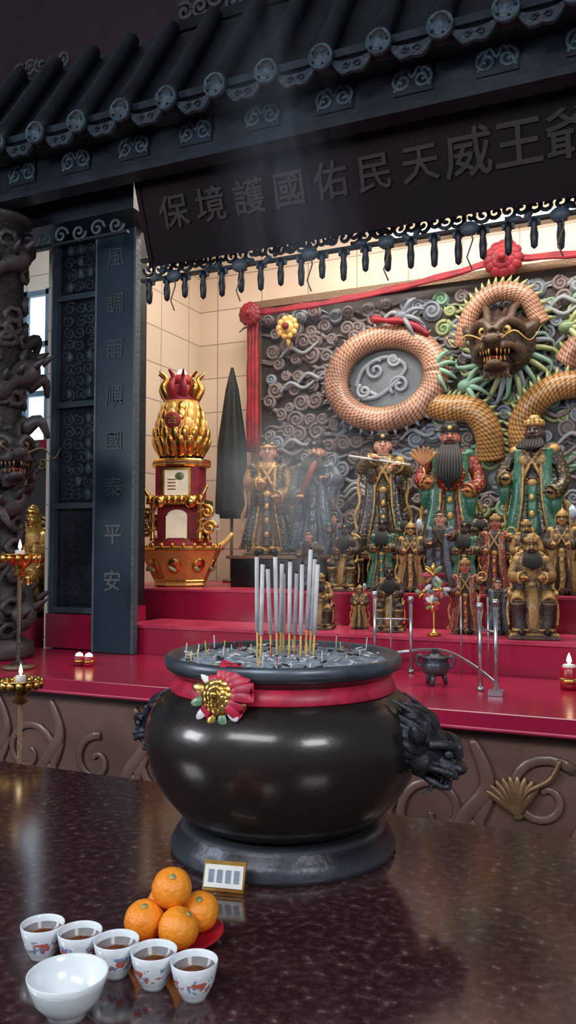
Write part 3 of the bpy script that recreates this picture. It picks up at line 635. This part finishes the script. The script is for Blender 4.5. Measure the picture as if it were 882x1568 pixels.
figure('deity_statue',(-.995,4.42,ZC),.71,SKINR,REDR,GREEN,GOLDP,beard=BLACKW,blen=.3,hat='official',pose=((-.17,-.12,.55),(.14,-.14,.48)),held='fan',seed=5,rz=.15,belly=1)
figure('deity_statue',(-.55,4.42,ZC),.71,SKIND,BLKG,GREEN,OLDG,beard=BLACKW,blen=.08,hat='crown',pose=((-.19,-.12,.56),(.15,-.14,.45)),seed=6,rz=-.1,armor=True)
figure('deity_statue',(-.15,4.42,ZC),.69,SKIN,GREEN,OLDG,OLDG,beard=BLACKW,hat='helmet',held='halberd',seed=7,armor=True)
T=[]
sm=[(dict(skin=OLDG,robe=DARKW,robe2=OLDG,trim=OLDG,hat='helmet',held='halberd',seed=11,armor=True),False),
    (dict(skin=OLDG,robe=OLDG,robe2=DARKW,trim=OLDG,hat='crown',seed=12,beard=BLACKW,blen=.15,armor=True),True),
    (dict(skin=SKIND,robe=BLKG,robe2=GREEN,trim=OLDG,hat='official',seed=13,beard=BLACKW,blen=.2),False),
    (dict(skin=SKINR,robe=DARKW,robe2=REDR,trim=OLDG,hat='crown',held='ring',seed=14,pose=((-.12,-.13,.55),(.2,-.12,.74))),False),
    (dict(skin=SKIND,robe=DARKW,robe2=OLIVE,trim=OLDG,hat='official',seed=16,beard=BLACKW,blen=.22),True),
    (dict(skin=SKIN,robe=DARKW,robe2=BLUEP,trim=DARKW,hat='bun',seed=17,pose=((-.1,-.14,.6),(.16,-.12,.7))),False)]
for kw,seat in sm:
    o=figure('small_deity_statue',(0,0,-5),1,seated=seat,vox=.012,**kw); T.append(o.data); bpy.data.objects.remove(o)
random.seed(31)
rowB=[(-1.66,4.0,5,.31),(-1.44,3.98,4,.34),(-1.25,4.0,2,.36),(-1.10,3.98,0,.34),(-.96,4.02,5,.40),(-.83,4.0,2,.34),(-.69,4.02,3,.37),(-.54,3.98,1,.34),(-.38,4.02,0,.39),(-.22,3.98,4,.34),(-.06,4.02,2,.34)]
for x,y,k,hh in rowB: place('small_deity_statue',T[k],(x,y,1.281),(0,0,random.uniform(-.1,.3)),hh)
for x,y,k,hh in [(-1.43,3.6,1,.25),(-1.1,3.62,4,.28),(-.76,3.64,3,.32),(-.47,3.6,1,.42),(-1.26,3.66,0,.2),(-.62,3.66,5,.24),(-.2,3.6,1,.34)]:
    place('small_deity_statue',T[k],(x,y,1.121),(0,0,.2),hh)
for x,k in((-1.6,5),(-1.2,2),(-.8,4),(-.35,0)): place('small_deity_statue',T[k],(x,4.22,ZC),(0,0,.2),.22)
w=MB(); cols=[GOLD,GREEN,CLOTH,WHITE,BLUEP,ORNG,PINK]
w.tube([(0,0,0),(0,0,.2)],.004,STICKY,6)
for j,(cx,cz,rr) in enumerate(((0,.26,.05),(.035,.2,.04),(-.035,.19,.04),(0,.14,.035))):
    for k in range(8): w.sph((0,0,0),(.011,.005,rr*.5),cols[(k+j)%7],TR(cx,-.01*j,cz)@RY(tau*k/8)@TR(0,0,rr*.55)@RZ(.4),8,6)
    w.sph((cx,-.01*j-.01,cz),.009,GOLD,seg=8,rg=6)
w.lathe([(.03,0),(.03,.01),(.01,.015),(.006,.03)],GOLD,12)
w.obj('paper_pinwheel',(-.86,3.47,1.121))
# ------------------------------------------------------------------ golden lotus tower
g=MB()
hexm=dict(seg=8,sm=False,ph=pi/8)
g.lathe([(.15,0),(.17,.01),(.16,.03),(.17,.04),(.26,.22),(.275,.23),(.275,.25),(.25,.25),(.22,.235)],BASKET,sx=1,sy=.8,**hexm)
g.lathe([(.155,.028),(.176,.036),(.165,.05)],GOLD,sx=1,sy=.8,**hexm); g.lathe([(.265,.222),(.283,.228),(.283,.24),(.265,.245)],GOLD,sx=1,sy=.8,**hexm)
for sd in(-1,1):
    P=cr([(sd*.2,-.05,.22),(sd*.27,-.02,.26),(sd*.33,0,.33)],4); g.tube(P,[.03*(1-i/len(P)*.7) for i in range(len(P))],GOLDP,8)
for k in range(8):
    a0=tau*k/8; M=TR(.2*math.cos(a0),.16*math.sin(a0),.13)@RZ(a0)@RY(.45)
    g.sph((0,0,0),(.012,.045,.05),GOLD,M,12,8); g.sph((0,0,0),(.016,.018,.02),CLOTH,M,8,6)
    for s2 in(-1,1): g.sph((0,s2*.04,-.02),(.014,.03,.012),GREEN,M@RX(s2*.6),8,6)
for k in range(24): a0=tau*k/24; g.sph((.262*math.cos(a0),.21*math.sin(a0),.255),.014,GOLD,seg=8,rg=6)
g.lathe([(.2,.24),(.2,.27),(.17,.28),(.16,.3)],CLOTH,24,sy=.8)
g.box((0,.02,.4),(.26,.2,.24),CLOTH)
for sd in(-1,1):
    for yy in(-.12,.1): g.lathe([(.02,.28),(.016,.3),(.015,.5),(.025,.52)],GOLD,10,(sd*.15,yy,0)); g.tube([(sd*.15+.02*math.cos(i*.9),yy+.02*math.sin(i*.9),.3+.2*i/24) for i in range(25)],.008,ORNG,6)
    g.tube(spiral(sd*.2,-.1,.36,.05,1.5,0,sd),.014,GOLD,6); g.tube(spiral(sd*.19,-.1,.46,.04,1.5,2,-sd),.012,GOLD,6); g.box((sd*.2,.0,.4),(.06,.16,.1),WHITE)
    g.sph((sd*.1,-.16,.52),(.04,.03,.04),GOLD,seg=10,rg=6)
g.box((0,-.11,.36),(.13,.02,.15),PLQ); g.sph((0,-.1,.435),(.065,.02,.04),PLQ); g.box((0,-.1,.285),(.17,.05,.02),GOLD)
g.box((0,-.02,.52),(.36,.27,.03),GOLD)
for k in range(9): g.sph((-.16+.04*k,-.16,.535),(.02,.015,.025),GOLD,seg=8,rg=6)
for sd in(-1,1): 
    P=cr([(sd*.12,-.14,.54),(sd*.17,-.15,.56),(sd*.2,-.15,.62)],4); g.tube(P,[.02*(1-i/len(P)*.7) for i in range(len(P))],GOLD,8)
g.box((0,0,.64),(.27,.22,.2),CLOTH); g.box((0,-.113,.64),(.15,.01,.16),PLQ)
for x in(-.085,.085): g.box((x,-.12,.64),(.014,.02,.18),GOLD)
for z in(.555,.725): g.box((0,-.12,z),(.18,.02,.014),GOLD)
for k in range(4): g.box((-.03,-.12,.6+.02*k),(.05,.004,.006),CLOTH); 
g.sph((.02,-.12,.68),(.03,.006,.025),GREEN,seg=8,rg=6)
g.lathe([(.18,.74),(.19,.75),(.19,.78),(.18,.79),(.17,.79),(.17,.775)],GOLD,10,sy=.85,sm=False); g.lathe([(.185,.755),(.193,.765),(.185,.775)],CLOTH,10,sy=.85,sm=False)
g.lathe([(.12,.79),(.17,.88),(.16,1.0),(.13,1.1),(.11,1.16)],BASKET,24)
for ring,(z,rr,n,s2,tl) in enumerate(((.83,.14,14,.05,-.5),(.88,.165,16,.052,-.35),(.94,.17,16,.05,-.15),(1.0,.155,15,.045,.0),(1.06,.14,14,.042,.15),(1.11,.12,12,.04,.2))):
    for k in range(n):
        a0=tau*(k+.5*(ring%2))/n; g.sph((0,0,0),(.014,.03,s2),GOLD if k%2 or ring<3 else GOLDP,TR(rr*math.cos(a0),rr*math.sin(a0),z)@RZ(a0)@RY(-tl),8,6)
g.lathe([(.05,0),(.05,.012),(.042,.016)],CLOTH,20,M=TR(-.01,-.17,1.02)@RX(pi/2)); text(g,'合',.07,.003,GOLD,TR(-.01,-.19,1.02)@RX(pi/2))
g.lathe([(.09,1.14),(.11,1.17),(.09,1.2),(.1,1.25),(.08,1.26)],CLOTH,20)
for k in range(10):
    a0=tau*k/10; P=cr([(.08*math.cos(a0),.08*math.sin(a0),1.17),(.125*math.cos(a0),.125*math.sin(a0),1.24),(.1*math.cos(a0),.1*math.sin(a0),1.3),(.15*math.cos(a0),.15*math.sin(a0),1.34)],4)
    g.tube(P,[.035*(1-i/len(P)*.9) for i in range(len(P))],CLOTH if k%3 else GOLD,8,flat=.5)
g.sph((0,0,1.29),(.07,.07,.05),CLOTH); g.sph((0,0,1.34),(.03,.03,.03),GLOW)
g.obj('golden_lotus_tower',(-2.51,4.1,1.281),(0,0,.3),.93)
d=MB(); d.lathe([(.09,.0),(.1,.05),(.085,.5),(.04,.85),(.008,1.0)],DGRN,24,mod=lambda a,z:1+.14*math.sin(6*a)); d.cyl((0,0,-.42),(0,0,.02),.01,DARKW); d.lathe([(.06,-.42),(.06,-.4),(.02,-.39)],DARKW,12)
d.obj('folded_ceremonial_parasol',(-2.52,4.75,1.701),scale=1)
# ------------------------------------------------------------------ dragon column at left
k=MB(); k.lathe([(.19,.981),(.2,1.0),(.19,1.05),(.12,1.08),(.12,3.06),(.16,3.08),(.16,3.095)],COLM,24)
P=[Vector(((.14+.02*math.sin(i*.5))*math.cos(i*.2),(.14+.02*math.sin(i*.5))*math.sin(i*.2),1.15+i*.0185)) for i in range(98)]
k.tube(P,[.055+.012*math.sin(i*1.3) for i in range(98)],COLM,10)
for i in range(0,96,2): k.tube([P[i]+Vector((P[i].x*.3,P[i].y*.3,.03)),P[i]+Vector((P[i].x*.7,P[i].y*.7,.07))],[.025,.004],COLM,5)
random.seed(8)
for i in range(110):
    a0=random.uniform(0,tau); z=random.uniform(1.1,3.0); k.tube([Vector((.13*math.cos(a0+.35*math.cos(j)),.13*math.sin(a0+.35*math.cos(j)),z+.05*math.sin(j)*(1-j/9))) for j in range(8)],.017,COLM,5)
for i in range(8):
    a0=-1.2+.5*i; z=1.4+.22*i; k.tube(cr([(.14*math.cos(a0),.14*math.sin(a0),z),(.22*math.cos(a0),.22*math.sin(a0),z+.05),(.25*math.cos(a0+.2),.25*math.sin(a0+.2),z-.03)],4),[.035,.035,.033,.03,.028,.024,.02,.015,.01],COLM,6)
cd=beast(COLM,DARKW,DARKW,.5,6,.05); k.merge(cd,TR(.17,-.1,1.9)@RZ(1.0)@Matrix.Scale(.28,4))
k.obj('dragon_column',(-2.88,3.0,0))
figure('small_golden_statue',(-3.42,3.9,1.121),.62,GOLD,GOLDP,GOLD,GOLD,hair=GOLDP,hat='crown',seed=15,seated=True,vox=.015)
def oil_lamp(name,loc,h,s):
    o=MB(); o.lathe([(.06*s,0),(.065*s,.01),(.03*s,.02),(.009,.04),(.008,h-.07*s)],DARKW,20)
    o.lathe([(.008,h-.09*s),(.03*s,h-.08*s),(.015*s,h-.06*s),(.05*s,h-.03*s),(.085*s,h),(.09*s,h+.005),(.08*s,h+.002),(.03*s,h-.015)],GOLD,24)
    for q in range(14): a0=tau*q/14; o.sph((.075*s*math.cos(a0),.075*s*math.sin(a0),h-.012*s),(.015*s,.015*s,.02*s),GOLD,seg=8,rg=6)
    o.lathe([(.02*s,h-.01),(.02*s,h+.02*s),(.018*s,h+.021*s)],WHITE,12); o.lathe([(.001,h+.018*s),(.008*s,h+.035*s),(.005*s,h+.05*s),(.001,h+.065*s)],GLOW,8); o.obj(name,loc)
oil_lamp('gold_oil_lamp',(-2.49,2.75,.981),.485,1.05)
oil_lamp('gold_oil_lamp',(-1.89,2.1,0),1.06,.85)
r=MB(); r.lathe([(.03,0),(.034,.01),(.034,.075),(.03,.08),(.026,.08),(.026,.02)],PLATE,20); r.lathe([(.035,.02),(.036,.03),(.035,.04)],GOLD,20); r.lathe([(.001,.085),(.01,.1),(.007,.115),(.001,.13)],GLOW,8); r.lathe([(.024,.02),(.024,.085),(.02,.088)],WHITE,16)
r.obj('red_glass_candle',(-.285,3.17,.981))
r=MB()
for x in(-.025,.027): r.lathe([(.024,0),(.026,.005),(.026,.035),(.022,.04)],CLOTH if x<0 else PLATE,16,(x,0,0)); r.lathe([(.018,.038),(.014,.05),(.003,.056)],GLOW,10,(x,0,0)); r.lathe([(.027,.012),(.0275,.018),(.027,.024)],GOLD,16,(x,0,0))
r.obj('small_votive_candles',(-2.3,2.95,.981))
c=MB(); c.lathe([(.02,.03),(.045,.04),(.055,.065),(.05,.085),(.045,.09),(.052,.1),(.05,.105),(.03,.105),(.022,.115),(.01,.122),(.01,.13),(.004,.135)],LIONM,24)
for q in range(3): a0=tau*q/3+.5; c.tube([(.03*math.cos(a0),.03*math.sin(a0),.04),(.042*math.cos(a0),.042*math.sin(a0),0)],[.012,.008],LIONM,8)
for sd in(-1,1): c.tube(cr([(sd*.048,0,.06),(sd*.07,0,.075),(sd*.065,0,.105),(sd*.05,0,.1)],4),.006,LIONM,6)
c.obj('small_bronze_censer',(-.76,3.08,.981))
s=MB()
def post(x,y,h): 
    s.cyl((x,y,.981),(x,y,.98+h),.0075,STEEL,12); s.lathe([(.014,.981),(.014,.99),(.008,.995)],STEEL,12,(x,y,0)); s.lathe([(.008,.97+h),(.014,.975+h),(.014,.99+h),(.01,.995+h)],STEEL,12,(x,y,0))
post(-1.07,3.3,.32); post(-.92,3.32,.3); post(-.575,3.0,.3); post(-.505,2.92,.32)
s.box((-.505,2.92,.99),(.05,.05,.017),STEEL)
s.tube(cr([(-1.07,3.3,1.04),(-.92,3.32,1.07),(-.75,3.2,1.09),(-.6,3.03,1.06),(-.505,2.92,1.02)],6),.008,STEEL,8,flat=.5)
s.tube([(-1.07,3.3,1.2),(-.92,3.32,1.2)],.004,STEEL,6); s.tube([(-.575,3,1.2),(-.505,2.92,1.2)],.004,STEEL,6)
for x,y in((-1.0,3.3),(-.72,3.36),(-.65,3.36),(-.6,3.3)): s.tube([(x,y,.981),(x,y,1.3)],.004,STEEL,6)
s.obj('steel_rod_rack')
# ------------------------------------------------------------------ censer
CX,CY=-.686,1.517
u=MB()
u.lathe([(.20,0),(.222,.0),(.224,.012),(.215,.03),(.205,.042),(.203,.05),(.19,.053)],LIONM,80)
u.lathe([(.17,.05),(.178,.058),(.19,.063),(.215,.085),(.24,.115),(.26,.15),(.272,.19),(.276,.222),(.272,.25),(.258,.278),(.238,.298),(.218,.311),(.208,.318),(.207,.326),(.212,.335),(.226,.347),(.234,.352)],CENSER,96)
u.lathe([(.2,.345),(.234,.352),(.238,.362),(.237,.374),(.231,.378),(.222,.374),(.216,.362),(.1,.36)],RIMM,96)
u.lathe([(.221,.356),(.2,.368),(.12,.371),(.03,.372)],ASH,48,mod=lambda a,z:1+.01*math.sin(7*a))
cs=u.obj('bronze_incense_censer',(CX,CY,.9))
def child(mb,name,loc=(0,0,0),rot=(0,0,0),scale=1):
    o=mb.obj(name,loc,rot,scale); o.parent=cs; return o
ub=MB(); ub.lathe([(.2105,.318),(.2135,.315),(.225,.308),(.226,.311),(.217,.336),(.214,.337)],SATIN,80,cap=False); child(ub,'red_ribbon_band')
lh=beast(LIONM,LIONM,LIONM,.3,9,.026,lion=True)
for nm,sg in(('lion_handle_a',1),('lion_handle_b',-1)):
    q=MB(); q.merge(lh)
    child(q,nm,(sg*.285,0,.212),(.5,0,pi/2 if sg>0 else -pi/2),.12 if sg>0 else .105)
f=MB()
rosette(f,(0,-.012,0),.034,GOLD,TR(0,-.014,0))
for k2 in range(12):
    a0=tau*k2/12+.3; f.sph((0,0,0),(.017,.003,.009),(GREEN,WHITE,GOLD)[k2%3],TR(.043*math.cos(a0),-.008,.043*math.sin(a0))@RY(-a0),10,6)
for a0,L1,w1 in((.75,.06,.016),(.15,.065,.014),(1.35,.058,.015),(1.9,.045,.012),(-.5,.055,.011),(-2.2,.045,.01)):
    dx,dz=math.cos(a0),math.sin(a0)
    for off in(-.14,.14):
        ex,ez=math.cos(a0+off),math.sin(a0+off); P=cr([(0,.004,0),(ex*L1*.5,-.016,ez*L1*.5),(ex*L1,-.006,ez*L1),(dx*L1*.7,.006,dz*L1*.7)],5)
        n=len(P); f.tube(P,[w1*.7*(.35+.65*math.sin(pi*min(1,(i+1)/n*.9))) for i in range(n)],SATIN,8,flat=.2,up=(0,1,0))
child(f,'rosette_bow',(-.015,-.232,.325),(-.25,0,-.06))
st=MB(); random.seed(40)
rv=Vector((.9135,.4067,0)); fv=Vector((-.4067,.9135,0))
sticks=[(-.052,.0,.215,-.002),(-.045,-.03,.20,.004),(-.024,.02,.19,-.008),(-.012,-.02,.215,-.004),(-.006,.05,.2,.003),(.012,.0,.205,.002),(.022,.04,.18,.006),(.034,-.03,.2,.004),(.044,.0,.23,.012),(.054,.04,.21,.012),(.06,-.01,.2,.01),(.0,.06,.18,.0)]
for la,de,hh,ln_ in sticks:
    p0=rv*la+fv*de+Vector((0,0,.355)); p1=p0+rv*ln_+Vector((0,0,hh)); pm=p0.lerp(p1,.3)
    st.tube([p0,pm],.0022,STICKY,6); st.tube([pm,p1],.0046,STICKW,8); st.sph(p1,.0046,BLACK,seg=6,rg=4)
for i in range(150):
    a0=random.uniform(0,tau); rr=.205*math.sqrt(random.random()); x,y=rr*math.cos(a0),rr*math.sin(a0)
    if random.random()<.3: st.tube([(x,y,.355),(x+random.uniform(-.004,.004),y,.37+random.uniform(.008,.03))],.0013,random.choice((STICKY,PLATE,STICKW)),5)
    else: 
        b0=random.uniform(0,tau); st.tube([(x,y,.371),(x+.015*math.cos(b0),y+.015*math.sin(b0),.374)],.0018,random.choice((BLACK,STICKW,STICKW)),5)
child(st,'incense_sticks')
# incense smoke (real volumes)
def smoke(loc,sc3,dens,seed,rot=(0,0,0)):
    m=bpy.data.materials.new('incense_smoke_volume'); m.use_nodes=True; nt=m.node_tree;n=nt.nodes;l=nt.links; n.remove(n['Principled BSDF'])
    v=n.new('ShaderNodeVolumeScatter'); v.inputs['Color'].default_value=(.75,.86,1,1); v.inputs['Anisotropy'].default_value=.2
    tc=n.new('ShaderNodeTexCoord'); ln=n.new('ShaderNodeVectorMath'); ln.operation='LENGTH'; l.new(tc.outputs['Object'],ln.inputs[0])
    q=n.new('ShaderNodeMapRange'); q.inputs[1].default_value=1; q.inputs[2].default_value=.2; q.inputs[3].default_value=0; q.inputs[4].default_value=1; l.new(ln.outputs['Value'],q.inputs[0])
    mp=n.new('ShaderNodeMapping'); mp.inputs['Location'].default_value=(seed,seed,seed); mp.inputs['Scale'].default_value=(1.8,1.8,1.2); l.new(tc.outputs['Object'],mp.inputs[0])
    z=n.new('ShaderNodeTexNoise'); z.inputs['Scale'].default_value=1.4; z.inputs['Detail'].default_value=2; z.inputs['Distortion'].default_value=.8; l.new(mp.outputs[0],z.inputs['Vector'])
    r=n.new('ShaderNodeMapRange'); r.inputs[1].default_value=.38; r.inputs[2].default_value=.65; r.inputs[3].default_value=0; r.inputs[4].default_value=dens; l.new(z.outputs['Fac'],r.inputs[0])
    x=n.new('ShaderNodeMath'); x.operation='MULTIPLY'; l.new(q.outputs[0],x.inputs[0]); l.new(r.outputs[0],x.inputs[1]); l.new(x.outputs[0],v.inputs['Density']); l.new(v.outputs[0],n['Material Output'].inputs['Volume'])
    b=MB(); b.sph((0,0,0),1,m,seg=24,rg=16); return b.obj('incense_smoke',loc,rot,sc3)
smoke((-.92,2.1,2.4),(.24,.25,.85),.8,2.0,(0,-.15,0))
smoke((-1.38,3.1,1.72),(.42,.25,.4),3.4,5.0)
# ------------------------------------------------------------------ cups, bowl, oranges, card
cu=MB(); cu.lathe([(.012,0),(.016,0),(.017,.004),(.02,.008),(.0265,.022),(.0295,.036),(.0312,.047),(.0305,.0478),(.029,.046),(.027,.034),(.02,.012),(.004,.008)],CUPM,40); cu.lathe([(.0278,.0385),(.001,.0388)],TEA,32)
o=cu.obj('tea_cup',(-.810,.953,.9)); 
for i,(x,y) in enumerate(((-.747,.957),(-.684,.956),(-.6205,.952),(-.557,.950))): place('tea_cup',o.data,(x,y,.9),(0,0,1.1*i+.8))
bo=MB(); bo.lathe([(.018,0),(.024,0),(.025,.006),(.03,.01),(.042,.024),(.048,.042),(.0505,.052),(.0495,.0528),(.047,.05),(.044,.038),(.034,.018),(.015,.011),(.001,.0105)],PORC,48); bo.obj('white_porcelain_bowl',(-.681,.849,.9))
pl=MB(); pl.lathe([(.03,0),(.045,0),(.06,.004),(.074,.014),(.075,.016),(.072,.0155),(.058,.007),(.03,.005),(.001,.005)],PLATE,40); pl.obj('red_plate',(-.664,1.072,.9))
om=MB(); om.lathe([(.003,-.0255),(.012,-.0262),(.021,-.021),(.028,-.01),(.030,.001),(.0275,.012),(.0205,.021),(.011,.0258),(.004,.0245),(.001,.024)],ORANGE,32,mod=lambda a,z:1+.008*math.sin(5*a)); om.lathe([(.004,.024),(.005,.0265),(.001,.027)],GREEN,8)
pos=[(-.697,1.043,.9355,.3,.2),(-.6375,1.042,.9355,.5,-.4),(-.638,1.102,.9355,-.4,.3),(-.697,1.102,.9355,.2,.2),(-.667,1.07,.9775,-.3,.5)]
oo=None
for x,y,z,a1,a2 in pos:
    if oo is None: oo=om.obj('orange',(x,y,z),(a1,a2,0))
    else: place('orange',oo.data,(x,y,z),(a1,a2,a1*5))
cd=MB(); M=RX(-.35)
cd.box((0,0,.026),(.074,.006,.048),GOLD,M); cd.box((0,-.0045,.027),(.068,.002,.036),WHITE,M)
for k2 in range(4): cd.box((-.022+.015*k2,-.0062,.028),(.009,.001,.02),BLUEP,M)
cd.box((0,.008,.003),(.074,.035,.006),GOLD)
cd.obj('desk_name_card',(-.679,1.258,.9),(0,0,.2))
# ------------------------------------------------------------------ lighting
def area(name,loc,tgt,sx,sy,e,col):
    l=bpy.data.lights.new(name,'AREA'); l.shape='RECTANGLE'; l.size=sx; l.size_y=sy; l.energy=e; l.color=col
    o=bpy.data.objects.new(name,l); sc.collection.objects.link(o); o.location=loc
    o.rotation_euler=(Vector(tgt)-Vector(loc)).to_track_quat('-Z','Y').to_euler(); return o
area('shrine_ceiling_lamp',(-1.0,4.2,3.78),(-1.0,4.5,0),3.0,.5,68,(1,.9,.78))
area('valance_tube_lamp',(-1.1,3.5,2.95),(-1.2,5.2,1.9),2.6,.12,12,(1,.86,.7))
area('hall_window_light',(-3.6,-.6,2.5),(-1.0,1.8,1.0),1.0,.8,62,(.88,.94,1))
area('hall_ceiling_light',(-.9,-1.2,3.2),(-1.0,2.6,1.0),2.0,.6,56,(.92,.96,1))
area('hall_side_light',(1.6,-.4,2.7),(-.7,1.6,1.0),1.0,.6,36,(.95,.97,1))
area('left_bay_light',(-4.4,4.2,4.2),(-4.2,4.4,0),1,1,14,(.8,.9,1))
wd=bpy.data.worlds.new('w'); sc.world=wd; wd.use_nodes=True; wd.node_tree.nodes['Background'].inputs[0].default_value=(.6,.7,.85,1); wd.node_tree.nodes['Background'].inputs[1].default_value=.25
sc.view_settings.view_transform='Standard'
# ------------------------------------------------------------------ camera
c=bpy.data.cameras.new('cam'); c.sensor_fit='VERTICAL'; c.sensor_height=36; c.lens=36*1250/1568; c.clip_start=.05
o=bpy.data.objects.new('camera',c); sc.collection.objects.link(o); o.location=(0,0,1.48); o.rotation_euler=(math.radians(92.8),0,math.radians(24)); sc.camera=o
